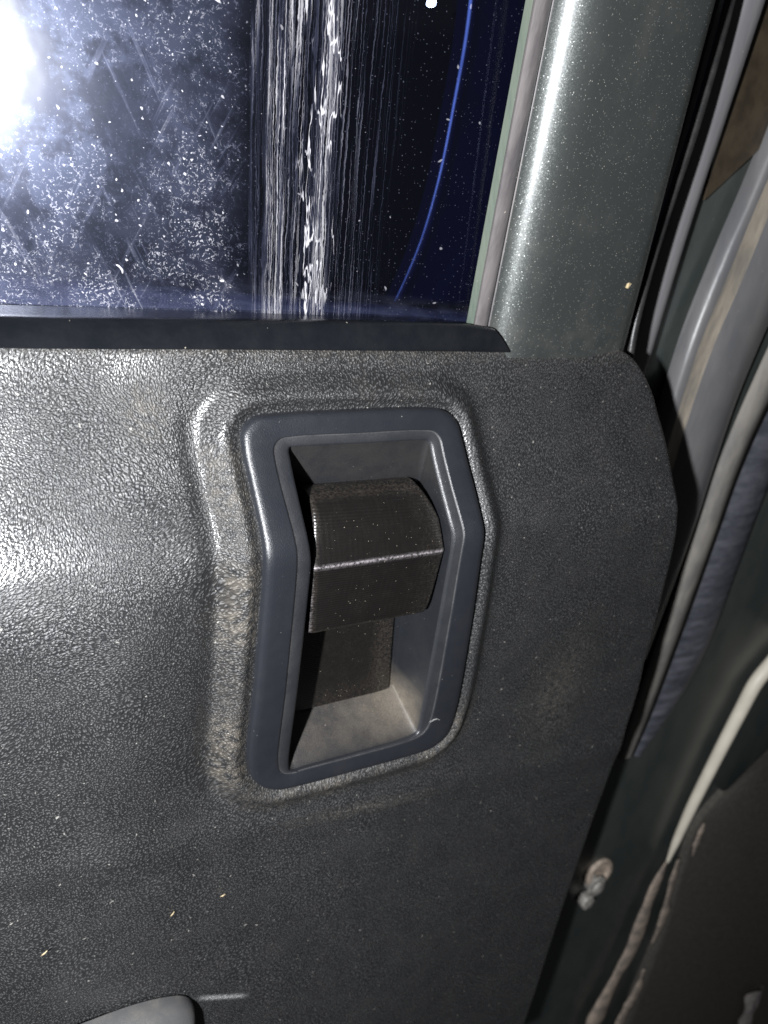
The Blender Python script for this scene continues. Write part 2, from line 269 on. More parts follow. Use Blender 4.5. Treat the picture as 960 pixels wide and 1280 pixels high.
def mat_glass():
    t = NT('dirty_window_glass'); px, py, pz = t.sep(t.P)
    # coordinates across / along the direction in which the pane slides
    u = t.math('ADD', px, t.math('MULTIPLY', pz, RAKE))
    Q = t.comb(u, pz, 0.0)
    wob = t.math('ADD', t.math('MULTIPLY', t.math('SUBTRACT', t.noise2(t.map(Q, (0.25, 0.035, 1)), 1.0, 2), 0.5), 1.6), t.math('MULTIPLY', t.math('SUBTRACT', t.noise2(t.map(Q, (1.2, 0.45, 1)), 1.0, 2), 0.5), 0.55))
    Qs = t.vmath('ADD', Q, t.comb(wob, 0.0, 0.0))
    def st(fx, fz, lo, hi, det=2, off=0.0, rough=0.55):
        return t.ramp(t.noise2(t.map(Qs, (fx, fz, 1), (off, off * 0.37, 0)), 1.0, det, rough), lo, hi)
    def iso(fx, fz, w, off=0.0, det=2):
        n = t.noise2(t.map(Q, (fx, fz, 1), (off, off * 0.61, 0)), 1.0, det, 0.5)
        return t.ramp(t.math('ABSOLUTE', t.math('SUBTRACT', n, 0.5)), w, w * 0.35)
    # streak band rubbed by the run channel
    rag = t.math('MULTIPLY', t.math('SUBTRACT', t.noise2(t.map(Q, (0.7, 0.03, 1)), 1.0, 2), 0.5), 4.0)
    ub = t.math('ADD', u, rag)
    band = t.math('MULTIPLY', t.ramp(ub, STREAK0 - 1, STREAK0 + 1.5), t.ramp(ub, STREAK1 + 2, STREAK1 - 2))
    dens = t.ramp(t.noise2(t.map(Q, (0.22, 0.004, 1), (3, 1, 0)), 1.0, 1), 0.34, 0.62)
    s1 = t.math('MULTIPLY', st(0.62, 0.004, 0.50, 0.60, 2), 0.09)
    s2 = t.math('MULTIPLY', st(2.4, 0.010, 0.52, 0.64, 2, 7.0), 0.27)
    s3 = t.math('MULTIPLY', st(4.5, 0.014, 0.55, 0.68, 1, 13.0), 0.30)
    fade = t.math('MULTIPLY', st(0.5, 0.03, 0.32, 0.60, 3, 21.0), st(1.6, 0.16, 0.30, 0.46, 3, 55.0))
    lines = t.math('MULTIPLY', t.math('ADD', s1, t.math('ADD', s2, s3)), t.fmix(0.75, 1.0, fade))
    lines = t.math('MULTIPLY', lines, t.math('MULTIPLY', band, t.fmix(0.8, 1.0, dens)))
    bub = t.math('MULTIPLY', iso(0.42, 0.055, 0.030, 5.0, 3), t.math('MULTIPLY', t.ramp(ub, STREAK0 + 12, STREAK0 + 16), t.ramp(ub, STREAK1 + 3, STREAK1)))
    bub = t.math('MULTIPLY', bub, t.math('MULTIPLY', st(0.16, 0.03, 0.46, 0.58, 2, 44.0), 0.60))
    rt = t.math('MULTIPLY', t.ramp(u, STREAK1 - 6, STREAK1), t.ramp(u, STREAK1 + 24, STREAK1 + 2))
    fine = t.math('MULTIPLY', t.math('MULTIPLY', st(3.0, 0.012, 0.57, 0.68, 2, 31.0), rt), 0.12)
    # dried dirt, heavier away from the channel
    left = t.ramp(u, STREAK0 + 4, STREAK0 - 14)
    D = t.vmath('ADD', Q, t.vscale(t.noise2(Q, 0.30, 2, 0.5, color=True), 3.0))
    patch = t.ramp(t.noise2(Q, 0.055, 4, 0.65), 0.42, 0.60)
    pat2 = t.ramp(t.noise2(D, 0.42, 3, 0.65), 0.50, 0.62)
    curl = t.math('MULTIPLY', iso(0.42, 0.42, 0.030, 2.0, 4), pat2)
    crumb = t.ramp(t.noise2(D, 1.0, 4, 0.72), 0.57, 0.70)
    lowz = t.ramp(pz, 158, 116, 0.45, 1.0)
    dirt = t.math('MAXIMUM', t.math('MULTIPLY', curl, 0.40), t.math('MULTIPLY', crumb, 0.40))
    dirt = t.math('MULTIPLY', dirt, t.math('MULTIPLY', t.fmix(0.85, 1.0, patch), lowz))
    k1 = t.specks(0.45, 0.22, 0.14, Q); k2 = t.specks(0.07, 0.055, 0.5, Q); k3 = t.specks(1.0, 0.24, 0.22, Q)
    dirt = t.math('MAXIMUM', dirt, t.math('MULTIPLY', t.math('MAXIMUM', k1, t.math('MULTIPLY', k3, patch)), 0.55))
    dirt = t.math('MULTIPLY', t.math('MAXIMUM', dirt, t.math('MULTIPLY', k2, 0.8)), left)
    dots = t.math('MULTIPLY', t.math('MAXIMUM', t.math('MULTIPLY', k3, 0.4), k2), 0.22)
    sm = t.ramp(t.noise2(t.map(t.map(Q, rot=(0, 0, 0.5)), (0.40, 0.016, 1)), 1.0, 3, 0.6), 0.56, 0.76)
    sm2 = t.ramp(t.noise2(t.map(t.map(Q, rot=(0, 0, -0.42)), (0.45, 0.018, 1)), 1.0, 3, 0.6), 0.58, 0.76)
    smear = t.math('MULTIPLY', t.math('MAXIMUM', sm, sm2), t.math('MULTIPLY', t.math('MULTIPLY', left, t.ramp(t.noise2(Q, 0.035, 2), 0.44, 0.60)), 0.11))
    film = t.math('MULTIPLY', t.ramp(t.noise2(Q, 0.05, 4, 0.6), 0.3, 0.75), t.math('MULTIPLY', left, 0.040))
    lower = t.math('MULTIPLY', t.ramp(pz, 113, 107), t.ramp(t.noise2(t.map(Q, (0.07, 0.25, 1)), 1.0, 3), 0.3, 0.8))
    film = t.math('ADD', film, t.math('MULTIPLY', lower, 0.035))
    film = t.math('ADD', film, 0.004)
    f = t.math('MAXIMUM', t.math('MAXIMUM', lines, t.math('MAXIMUM', bub, fine)), t.math('MAXIMUM', dirt, dots))
    f = t.math('ADD', f, t.math('ADD', smear, film), clamp=True)
    dfc = t.mix(t.ramp(f, 0.02, 0.2), (0.20, 0.22, 0.38), (0.55, 0.54, 0.57))
    df = t.n('ShaderNodeBsdfDiffuse'); t.link(dfc, df.inputs[0])
    tr = t.n('ShaderNodeBsdfTransparent'); tr.inputs[0].default_value = (0.45, 0.48, 0.60, 1)
    gl = t.n('ShaderNodeBsdfGlossy'); gl.inputs['Roughness'].default_value = 0.19
    gb = t.bump(t.noise2(Q, 0.06, 2), 0.06, 0.002); t.link(gb, gl.inputs['Normal'])
    g2 = t.n('ShaderNodeBsdfGlossy'); g2.inputs['Roughness'].default_value = 0.36; g2.inputs[0].default_value = (0.52, 0.62, 1, 1)
    fr = t.n('ShaderNodeFresnel'); fr.inputs[0].default_value = 1.45
    m1 = t.n('ShaderNodeMixShader'); t.link(t.math('MULTIPLY', fr.outputs[0], 0.5), m1.inputs[0]); t.link(tr.outputs[0], m1.inputs[1]); t.link(gl.outputs[0], m1.inputs[2])
    hz = t.math('ADD', t.math('MULTIPLY', left, t.math('MULTIPLY', 0.020, t.fmix(0.6, 1.0, patch))), t.math('MULTIPLY', f, 0.06))
    m2 = t.n('ShaderNodeMixShader'); t.link(hz, m2.inputs[0]); t.link(m1.outputs[0], m2.inputs[1]); t.link(g2.outputs[0], m2.inputs[2])
    m3 = t.n('ShaderNodeMixShader'); t.link(f, m3.inputs[0]); t.link(m2.outputs[0], m3.inputs[1]); t.link(df.outputs[0], m3.inputs[2])
    return t.done(m3.outputs[0])

def mat_clear():
    t = NT('clear_glass_face'); tr = t.n('ShaderNodeBsdfTransparent'); gl = t.n('ShaderNodeBsdfGlossy'); gl.inputs['Roughness'].default_value = 0.03
    m = t.n('ShaderNodeMixShader'); m.inputs[0].default_value = 0.04; t.link(tr.outputs[0], m.inputs[1]); t.link(gl.outputs[0], m.inputs[2])
    return t.done(m.outputs[0])

def mat_rubber(name, base, dustc, dusty, rough=0.4, stretch=(1, 1, 1), spec=0.5, sc=0.12, rib=0.0):
    t = NT(name); P = t.map(t.P, stretch)
    n = t.noise(P, sc, 5, 0.65)
    f = t.math('MULTIPLY', t.ramp(n, 0.3, 0.72), dusty)
    sp = t.math('MULTIPLY', t.specks(0.3, 0.12, 0.3), 0.5)
    col = t.mix(sp, t.mix(f, base, dustc), (0.5, 0.46, 0.38))
    nrm = t.bump(t.noise(P, sc * 8, 3), 0.3, 0.0003)
    if rib:
        wv = t.n('ShaderNodeTexWave', wave_type='BANDS', bands_direction='Z'); t.link(t.warp(t.P, 0.05, 6), wv.inputs['Vector']); wv.inputs['Scale'].default_value = rib * 0.31
        nrm = t.bump(wv.outputs['Fac'], 0.35, 0.0012, nrm)
    return t.done(t.bsdf(col, t.math('ADD', t.math('MULTIPLY', f, 0.3), rough), 0, spec, nrm))

def mat_plain(name, base, rough=0.5, metal=0.0, var=0.25, sc=0.2):
    t = NT(name); n = t.noise(t.P, sc, 4, 0.6)
    lo = tuple(c * (1 - var) for c in base); hi = tuple(min(1, c * (1 + var)) for c in base)
    nrm = t.bump(t.noise(t.P, sc * 9, 3), 0.25, 0.0003)
    return t.done(t.bsdf(t.mix(t.ramp(n, 0.3, 0.7), lo, hi), rough, metal, 0.5, nrm))

def mat_emit(name, col, st):
    t = NT(name); e = t.n('ShaderNodeEmission'); e.inputs[0].default_value = col + (1,); e.inputs[1].default_value = st
    return t.done(e.outputs[0])

# ------------------------------------------------------------------ mesh helpers (all in millimetres)
def mesh_obj(name, verts, faces, mat, parent=None, smooth=True, attrs=None, sharp=None):
    me = bpy.data.meshes.new(name)
    me.from_pydata([tuple(float(c) * MM for c in v) for v in verts], [], faces)
    me.validate(); me.update()
    if attrs:
        for k, a in attrs.items():
            a = np.asarray(a, dtype=np.float32)
            if a.ndim == 1:
                at = me.attributes.new(k, 'FLOAT', 'POINT'); at.data.foreach_set('value', a)
            else:
                at = me.attributes.new(k, 'FLOAT_VECTOR', 'POINT'); at.data.foreach_set('vector', a.ravel())
    bm = bmesh.new(); bm.from_mesh(me); bmesh.ops.recalc_face_normals(bm, faces=bm.faces); bm.to_mesh(me); bm.free()
    if smooth: me.polygons.foreach_set('use_smooth', [True] * len(me.polygons))
    if sharp is not None: me.set_sharp_from_angle(angle=math.radians(sharp))
    me.materials.append(mat)
    o = bpy.data.objects.new(name, me); COL.objects.link(o)
    if parent: o.parent = parent
    return o

def catmull(pts, k, closed=False):
    pts = np.asarray(pts, float); n = len(pts); out = []
    rng_ = range(n if closed else n - 1)
    for i in rng_:
        if closed: p0, p1, p2, p3 = pts[(i - 1) % n], pts[i], pts[(i + 1) % n], pts[(i + 2) % n]
        else:
            p1, p2 = pts[i], pts[i + 1]
            p0 = pts[i - 1] if i > 0 else 2 * p1 - p2
            p3 = pts[i + 2] if i + 2 < n else 2 * p2 - p1
        # centripetal parametrisation keeps corners tight
        d = lambda a, b: max(np.linalg.norm(b - a) ** 0.5, 1e-6)
        t0 = 0; t1 = d(p0, p1); t2 = t1 + d(p1, p2); t3 = t2 + d(p2, p3)
        for j in range(k):
            t = t1 + (t2 - t1) * j / k
            a1 = (t1 - t) / (t1 - t0) * p0 + (t - t0) / (t1 - t0) * p1
            a2 = (t2 - t) / (t2 - t1) * p1 + (t - t1) / (t2 - t1) * p2
            a3 = (t3 - t) / (t3 - t2) * p2 + (t - t2) / (t3 - t2) * p3
            b1 = (t2 - t) / (t2 - t0) * a1 + (t - t0) / (t2 - t0) * a2
            b2 = (t3 - t) / (t3 - t1) * a2 + (t - t1) / (t3 - t1) * a3
            out.append((t2 - t) / (t2 - t1) * b1 + (t - t1) / (t2 - t1) * b2)
    if not closed: out.append(pts[-1])
    return np.array(out)

def resample(pts, m):
    pts = np.asarray(pts, float)
    L = np.r_[0, np.cumsum(np.linalg.norm(np.diff(pts, axis=0), axis=1))]
    s = np.linspace(0, L[-1], m)
    return np.stack([np.interp(s, L, pts[:, i]) for i in range(3)], 1)

def grid_faces(nr, nc, closed=False):
    f = []
    for i in range(nr - 1):
        for j in range(nc if closed else nc - 1):
            a = i * nc + j; b = i * nc + (j + 1) % nc
            f.append((a, b, b + nc, a + nc))
    return f

def loft(name, rails, mat, parent=None, m=40, closed=False, sharp=None, attrs=None):
    """skin a row of 3-D rails; every rail is smoothed and resampled to m points"""
    R = [resample(catmull(r, 8), m) if len(r) > 2 else resample(r, m) for r in rails]
    v = np.concatenate(R)
    f = []
    n = len(R)
    for i in range(n if closed else n - 1):
        for j in range(m - 1):
            a = i * m + j; b = ((i + 1) % n) * m + j
            f.append((a, a + 1, b + 1, b))
    return mesh_obj(name, v, f, mat, parent, sharp=sharp)

def tube(name, path, radii, mat, parent=None, n=14, flat=1.0, jitter=0.0, caps=True):
    path = np.asarray(path, float); m = len(path)
    radii = np.interp(np.linspace(0, 1, m), np.linspace(0, 1, len(radii)), radii)
    v = []; f = []
    tang = np.gradient(path, axis=0)
    for i in range(m):
        t = tang[i] / np.linalg.norm(tang[i]); up = np.array([0, 1.0, 0])
        a = np.cross(t, up); a /= np.linalg.norm(a); b = np.cross(a, t)
        for k in range(n):
            w = 2 * math.pi * k / n; r = radii[i] * (1 + jitter * (rng.random() - 0.5))
            v.append(path[i] + a * math.cos(w) * r + b * math.sin(w) * r * flat)
    f = [(i * n + k, i * n + (k + 1) % n, (i + 1) * n + (k + 1) % n, (i + 1) * n + k) for i in range(m - 1) for k in range(n)]
    if caps: f += [tuple(range(n)), tuple(range((m - 1) * n, m * n))]
    return mesh_obj(name, v, f, mat, parent)

def empty(name, loc, label, cat):
    o = bpy.data.objects.new(name, None); o.empty_display_size = 0.02; COL.objects.link(o)
    o['label'] = label; o['category'] = cat
    return o
def tag(o, label, cat, group=None):
    o['label'] = label; o['category'] = cat
    if group: o['group'] = group
    return o

# fold profile of the trim: height toward the cabin as a function of z
_zz = np.arange(-420, 320, 0.5)
_b = np.interp(_zz, [a for a, b in PZ], [b for a, b in PZ])
_k = np.exp(-0.5 * (np.arange(-30, 31) * 0.5 / 3.2) ** 2); _k /= _k.sum()
_sm = np.convolve(np.pad(_b, 30, mode='edge'), _k, mode='valid')
prof = lambda z: np.interp(z, _zz, _sm)
_bl = np.interp(_zz, [-400, -160, -100, -62, -40, 8, 20, 29, 39, 60, 80, 97, 300], [-4, -2, 1.5, 7, 11.5, 19.4, 19.7, 18.6, 14.3, 5.0, -2.4, -5.5, -6])
_k4 = np.exp(-0.5 * (np.arange(-30, 31) * 0.5 / 4.0) ** 2); _k4 /= _k4.sum()
_sml = np.convolve(np.pad(_bl, 30, mode='edge'), _k4, mode='valid')
prof_left = lambda z: np.interp(z, _zz, _sml)              # fuller, shelf-like fold left of the handle
def smooth01(t): t = np.clip(t, 0, 1); return t * t * (3 - 2 * t)

STREAK0, STREAK1 = -29.0, -4.0
GRAIN = 0.43
RAKE = 0.1
M_VINYL = mat_vinyl()
M_BEZEL = mat_plastic('slate_plastic', (0.0135, 0.015, 0.019), 0.05, 0.37, (0.13, 0.125, 0.12), attr='dust', spec=0.7)
M_WELL = mat_plastic('slate_plastic_well', (0.012, 0.0132, 0.0165), 0.03, 0.42, (0.22, 0.185, 0.14), attr='dust', spec=0.55)
M_LEVER = mat_lever()
M_PAINT = mat_paint()
M_GLASS = mat_glass()
M_SEAL = mat_rubber('black_blue_rubber', (0.006, 0.007, 0.009), (0.06, 0.06, 0.06), 0.06, 0.24)
M_CHGREEN = mat_rubber('green_grey_felt', (0.045, 0.065, 0.052), (0.11, 0.12, 0.09), 0.5, 0.5, (1, 1, 0.15))
M_CHGREY = mat_rubber('grey_channel_rubber', (0.06, 0.056, 0.06), (0.19, 0.17, 0.165), 0.6, 0.42, (1, 1, 0.15))
M_DARK = mat_plain('dark_underside', (0.008, 0.008, 0.009), 0.6)

# ================================================================== THE DOOR
door = empty('car_door', None, 'dark car door interior with black grained vinyl trim, recessed latch handle and dirty window', 'car door')

# ---------- trim panel
K = 8
outer = catmull(T['bezel_outer'], K, True); step = catmull(T['bezel_step'], K, True); openg = catmull(T['bezel_open'], K, True)

def seg_sd(px, pz, poly):
    """signed distance (positive outside) and arc parameter of the nearest point on a closed 2-D polygon"""
    A = poly; B = np.roll(poly, -1, axis=0); L = np.linalg.norm(B - A, axis=1); cum = np.r_[0, np.cumsum(L)[:-1]]
    best = np.full(px.shape, 1e9); arc = np.zeros(px.shape); inside = np.zeros(px.shape, bool)
    for i in range(len(A)):
        d = B[i] - A[i]; t = np.clip(((px - A[i, 0]) * d[0] + (pz - A[i, 1]) * d[1]) / (L[i] ** 2 + 1e-12), 0, 1)
        dist = np.hypot(px - A[i, 0] - t * d[0], pz - A[i, 1] - t * d[1])
        m = dist < best; best = np.where(m, dist, best); arc = np.where(m, cum[i] + t * L[i], arc)
        c = ((A[i, 1] > pz) != (B[i, 1] > pz)) & (px < (B[i, 0] - A[i, 0]) * (pz - A[i, 1]) / (B[i, 1] - A[i, 1] + 1e-12) + A[i, 0])
        inside ^= c
    return np.where(inside, -best, best), arc, L.sum()

edge = catmull(T['panel_edge'], 10)
order = np.argsort(edge[:, 2])
def edge_x(z): return np.interp(z, edge[order, 2], edge[order, 0])
ZB = 99.66
def belt_z(x):                                     # top edge of the trim, following the belt line
    return np.interp(x, [-160, -127, -52, 30, 52, 80, 113.4], [88.6, 89.6, 92.2, 95.3, 97.6, 98.6, 99.6])
nz, nx = 420, 330
zt = np.concatenate([np.linspace(0, 1, nz)])
X0 = -165.0
verts = np.zeros((nz, nx, 3)); rimv = np.zeros((nz, nx, 3)); rim = np.zeros((nz, nx)); dust = np.zeros((nz, nx)); fine = np.zeros((nz, nx)); scuff = np.zeros((nz, nx))
u = np.linspace(0, 1, nx)
zs = 99.66 - (zt ** 1.35) * (99.66 + 362)
for i, z0 in enumerate(zs):
    xr = edge_x(z0)
    x = X0 + u * (xr - X0)
    zz = z0 + (belt_z(x) - 99.66) * np.clip(1 - (99.66 - z0) / 40, 0, 1)
    verts[i, :, 0] = x; verts[i, :, 2] = zz
x, z = verts[..., 0], verts[..., 2]
sd, arc, LT = seg_sd(x, z, outer[:, [0, 2]])
_ps = np.arange(-8, 30, 0.25)
_pp = np.interp(_ps, [-8, 0, 0.8, 4.3, 5.8, 12.0, 16], [2.3, 2.5, 2.8, 5.4, 5.1, 0.5, 0.0])
_pp = np.convolve(np.pad(_pp, 5, mode='edge'), np.ones(11) / 11, mode='valid')   # rolled lip of vinyl round the bezel
pad = np.interp(sd, _ps, _pp)
wl = smooth01((-x - 52) / 42)
h = prof(z) * (1 - wl) + prof_left(z) * wl - 4 + pad
h -= 1.8 * np.exp(-((sd - 13.5) / 4.0) ** 2) * smooth01((-x - 35) / 15) * smooth01((80 - z) / 15) * smooth01((z + 85) / 20)   # tight crease left of the lip
h -= 0.14 * np.where(x < -88, -x - 73.0, 0.5 * np.clip(-x - 58, 0, 30) ** 2 / 30)      # the door bows away toward its front
# gentle dents and fullness
h += 0.5 * np.sin(x * 0.045 + 1.0) * np.sin(z * 0.038) * smooth01((sd - 5) / 30)
h += 1.1 * np.exp(-((z + 98 + 0.10 * x) / 9) ** 2) * smooth01((sd - 8) / 12)       # slack crease below the handle
# the right-hand edge and the top edge roll away
ex = (x - X0) / (edge_x(zs)[:, None] - X0)
dedge = (1 - ex) * (edge_x(zs)[:, None] - X0)
h -= 3.0 * np.clip(1 - dedge / 4.0, 0, 1) ** 2
h -= 1.5 * np.clip(1 - (belt_z(x) - z) / 3.0, 0, 1) ** 2
verts[..., 1] = -h
# grain coordinates: the vinyl was stretched where it was pressed over the pad, so shift them toward the bezel
def seg_dir():
    e = 0.6
    gx = (seg_sd(x + e, z, outer[:, [0, 2]])[0] - seg_sd(x - e, z, outer[:, [0, 2]])[0]) / (2 * e)
    gz = (seg_sd(x, z + e, outer[:, [0, 2]])[0] - seg_sd(x, z - e, outer[:, [0, 2]])[0]) / (2 * e)
    return gx, gz
gx_, gz_ = seg_dir()
sp_ = np.clip(sd, 0, None); pull = 0.16 * 14 * (1 - np.exp(-sp_ / 14.0))
grx = x - gx_ * pull; grz = z - gz_ * pull
def waves(a, b, seed, n=7, l0=18, l1=60):
    r = np.random.default_rng(seed); out = 0
    for _ in range(n):
        L = r.uniform(l0, l1); th = r.uniform(0, 6.283); ph = r.uniform(0, 6.283)
        out = out + np.sin((a * np.cos(th) + b * np.sin(th)) * 6.283 / L + ph) * L / 60
    return out
finex = np.where(x > 0, x + 0.006 * np.clip(x, 0, 90) ** 2 * 0.5, x)
k_f = 1 + 0.45 * smooth01((x - 15) / 45)
grx = (grx + (finex - x)) * 1.0 + 1.3 * waves(x, z, 3); grz = grz * 1.0 + 1.3 * waves(x, z, 4)
rimv[..., 0] = grx; rimv[..., 1] = grz; rimv[..., 2] = 0
side_l = smooth01((-x - 20) / 20) * smooth01((68 - z) / 12); low = smooth01((-z - 40) / 25); topm = smooth01((z - 60) / 12)
band = smooth01(sd / 2) * (1 - smooth01((sd - 8) / 8))
dust = np.clip(band * 1.3, 0, 1) * np.clip(0.72 * side_l + 0.55 * low + 0.06 * topm, 0, 0.8) * np.clip(0.55 + 0.5 * np.sin(arc * 0.11 + 1.3) + 0.35 * np.sin(arc * 0.29), 0.32, 1)
dust = np.maximum(dust, 0.55 * np.exp(-((belt_z(x) - z) / 2.2)) )
dust = np.maximum(dust, 0.40 * np.exp(-(((x - 118) / 16) ** 2 + ((z + 62) / 26) ** 2)))
dust = np.maximum(dust, 0.35 * np.exp(-(((x - 15) / 30) ** 2 + ((z + 99 + 0.1 * (x)) / 3.0) ** 2)))
dust = np.maximum(dust, 0.40 * np.exp(-(((x + 80) / 6) ** 2 + ((z - 72) / 9) ** 2)))
qa, qb = np.array(T['scuff_a'][0]), np.array(T['scuff_b'][0]); qm = (qa + qb) / 2; qd = qb - qa; ql = math.hypot(qd[0], qd[2])
sl = ((x - qm[0]) * qd[0] + (z - qm[2]) * qd[2]) / ql; sw = ((z - qm[2]) * qd[0] - (x - qm[0]) * qd[2]) / ql
scuff = np.exp(-((sl / (ql / 2)) ** 6 + (sw / 1.0) ** 4))
fs = grid_faces(nz, nx)
fs = np.array(fs)
flat_sd = sd.ravel()
keep = ~(flat_sd[fs] < -5).all(axis=1)
fs = [tuple(q) for q in fs[keep]]
V = verts.reshape(-1, 3)
# returned edge down the right side and along the top
nb = len(V)
ring = [i * nx + nx - 1 for i in range(nz)]
extra = []
for q in ring:
    a = V[q]; extra.append(a + (0.0, 3.0, 0)); 
for q in ring:
    a = V[q]; extra.append(a + (-3.0, 3.4, 0))
V2 = np.concatenate([V, np.array(extra)])
for i in range(nz - 1):
    fs.append((ring[i], ring[i + 1], nb + i + 1, nb + i)); fs.append((nb + i, nb + i + 1, nb + nz + i + 1, nb + nz + i))
ne = len(extra)
ext = lambda a: np.concatenate([a.ravel(), np.zeros(ne)])
extv = np.concatenate([rimv.reshape(-1, 3), np.array(extra)])
panel = mesh_obj('trim_panel', V2, fs, M_VINYL, door, attrs={'dust': ext(dust), 'scuff': ext(scuff), 'grainvec': extv})

# ---------- handle bezel: rings of one moulded frame
def lerp(a, b, t): return a + (b - a) * t
def raised(r, q):                                   # put a ring q mm above the folded surface
    r = r.copy(); r[:, 1] = -(prof(r[:, 2]) + q); return r
NR = len(outer)
rings = [raised(outer, -4.5), raised(outer, 0.9), raised(lerp(outer, step, 0.05), 1.7), raised(lerp(outer, step, 0.13), 2.15), raised(lerp(outer, step, 0.28), 2.3),
         raised(lerp(outer, step, 0.6), 2.0), raised(lerp(outer, step, 0.93), 1.75), raised(lerp(outer, step, 0.985), 1.65), raised(step, 1.35), raised(lerp(step, openg, 0.12), 1.35),
         raised(lerp(step, openg, 0.75), 1.0), raised(lerp(step, openg, 0.92), 0.6), raised(openg, -0.4)]
bv = np.concatenate(rings)
# a little grit gathers in the step line
bd = np.concatenate([np.full(NR, 0.0)] * 8 + [np.full(NR, 0.85)] + [np.full(NR, 0.25)] + [np.full(NR, 0.10)] * 3)
bezel = mesh_obj('handle_bezel', bv, grid_faces(len(rings), NR, True), M_BEZEL, door, attrs={'dust': bd})

# ---------- the well behind the bezel
cx = openg[:, 0]; cz = openg[:, 2]
# back outline: upper scoop shallow, lower end deeper
zt_, zb_ = openg[:, 2].max(), openg[:, 2].min()
tt = (zt_ - cz) / (zt_ - zb_)
def xl(z): return np.interp(z, [-66, 25, 62], [-25, -32, -35])
def xr(z): return np.interp(z, [-66, 35, 62], [32.5, 22.0, 17.0])
bz = np.interp(cz, [-66, -50, 40, 62], [-51, -44, 36, 41])
fx = (cx - xl(cz)) / (xr(cz) - xl(cz))
BL = lambda z: np.interp(z, [-51, 41], [-24.5, -33.0])
BR = lambda z: np.interp(z, [-51, 41], [29.5, 24.0])
bx = BL(bz) + np.clip(fx, 0, 1) * (BR(bz) - BL(bz))
by = np.interp(bz, [-51, 41], [17.0, 10.0])
back = np.stack([bx, by, bz], 1)
start = raised(openg, -0.4)
wr = [start]
for t_ in (0.04, 0.12, 0.3, 0.55, 0.8, 0.95, 1.0):
    q = lerp(start, back, t_)
    q[:, 1] = start[:, 1] + (back[:, 1] - start[:, 1]) * (t_ ** 0.92)
    wr.append(q)
wv = np.concatenate(wr + [back.mean(axis=0)[None]])
wf = grid_faces(len(wr), NR, True)
cidx = len(wv) - 1; o0 = (len(wr) - 1) * NR
wf += [(o0 + k, o0 + (k + 1) % NR, cidx) for k in range(NR)]
wd = np.concatenate([np.clip((-r[:, 2] - 40) / 10, 0, 1) * np.clip(0.25 + 0.75 * (i / 4), 0, 1) * (0.38 + 0.62 * np.clip((r[:, 0] + 5) / 38, 0, 1) ** 1.5) + np.clip((r[:, 2] - 40) / 12, 0, 1) * 0.12 for i, r in enumerate(wr)] + [np.zeros(1)])
well = mesh_obj('handle_well', wv, wf, M_WELL, bezel, attrs={'dust': wd}, sharp=50)

# ---------- lever: one moulded flap, folded along a crease
prof_pts = [(47.0, 9.0), (47.6, 5.0), (47.2, 2.0), (46.0, -1.5), (44.2, -4.6), (41.8, -7.2), (39.0, -9.1), (36.0, -10.5), (32.0, -12.0), (28.0, -13.4), (26.4, -13.95), (25.8, -14.12),
            (25.3, -14.25), (24.6, -14.2), (23.6, -13.9), (18.0, -12.8), (10.0, -11.3), (2.0, -9.8), (-0.8, -9.3), (-1.9, -8.9), (-2.3, -8.2), (-2.2, -6.6), (0.0, -4.5), (6.0, -2.0)]
pp = prof_pts
lv = []; ld = []; lw = []
def lever_l(z): return np.interp(z, [-3, 25, 47], [-26.3, -30.4, -27.6])
def lever_r(z): return np.interp(z, [-3, 3, 25, 36, 47], [21.4, 23.0, 22.6, 21.2, 16.0])
us = [0, 0.006, 0.02, 0.05, 0.25, 0.5, 0.75, 0.95, 0.98, 0.994, 1.0]
for zq, yq in pp:
    for uu in us:
        a, b = lever_l(zq), lever_r(zq)
        e = min(uu, 1 - uu)
        back_off = 0.0 if e > 0.049 else (1 - math.sqrt(max(0, 1 - (1 - e / 0.05) ** 2))) * 0.9
        xx = a + uu * (b - a)
        zq2 = zq + 0.024 * (xx + 3)
        lv.append((xx, yq + back_off, zq2))
        ld.append(max(0.0, 1 - e / 0.045) * 0.55 + (0.55 if zq > 45.5 else 0) + (0.5 if -2.4 < zq < -1.2 else 0) + (0.25 if uu > 0.8 else 0))
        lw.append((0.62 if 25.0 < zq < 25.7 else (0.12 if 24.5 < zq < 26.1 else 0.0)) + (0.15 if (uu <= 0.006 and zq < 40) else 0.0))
nu = len(us)
lf = grid_faces(len(pp), nu)
# closed ends
nL = len(lv)
for side in (0, nu - 1):
    ids = [i * nu + side for i in range(len(pp))]
    base = len(lv)
    for i in ids: lv.append((lv[i][0] + (0.2 if side == 0 else -0.2), 9.0, lv[i][2])); ld.append(0.0); lw.append(0.0)
    lf += [(ids[i], ids[i + 1], base + i + 1, base + i) for i in range(len(ids) - 1)]
lever = mesh_obj('latch_lever', lv, lf, M_LEVER, bezel, attrs={'dust': ld, 'glint_wear': np.clip(lw, 0, 1)}, sharp=60)
lever['label'] = 'glossy brown-black folded finger lever with a bright crease'
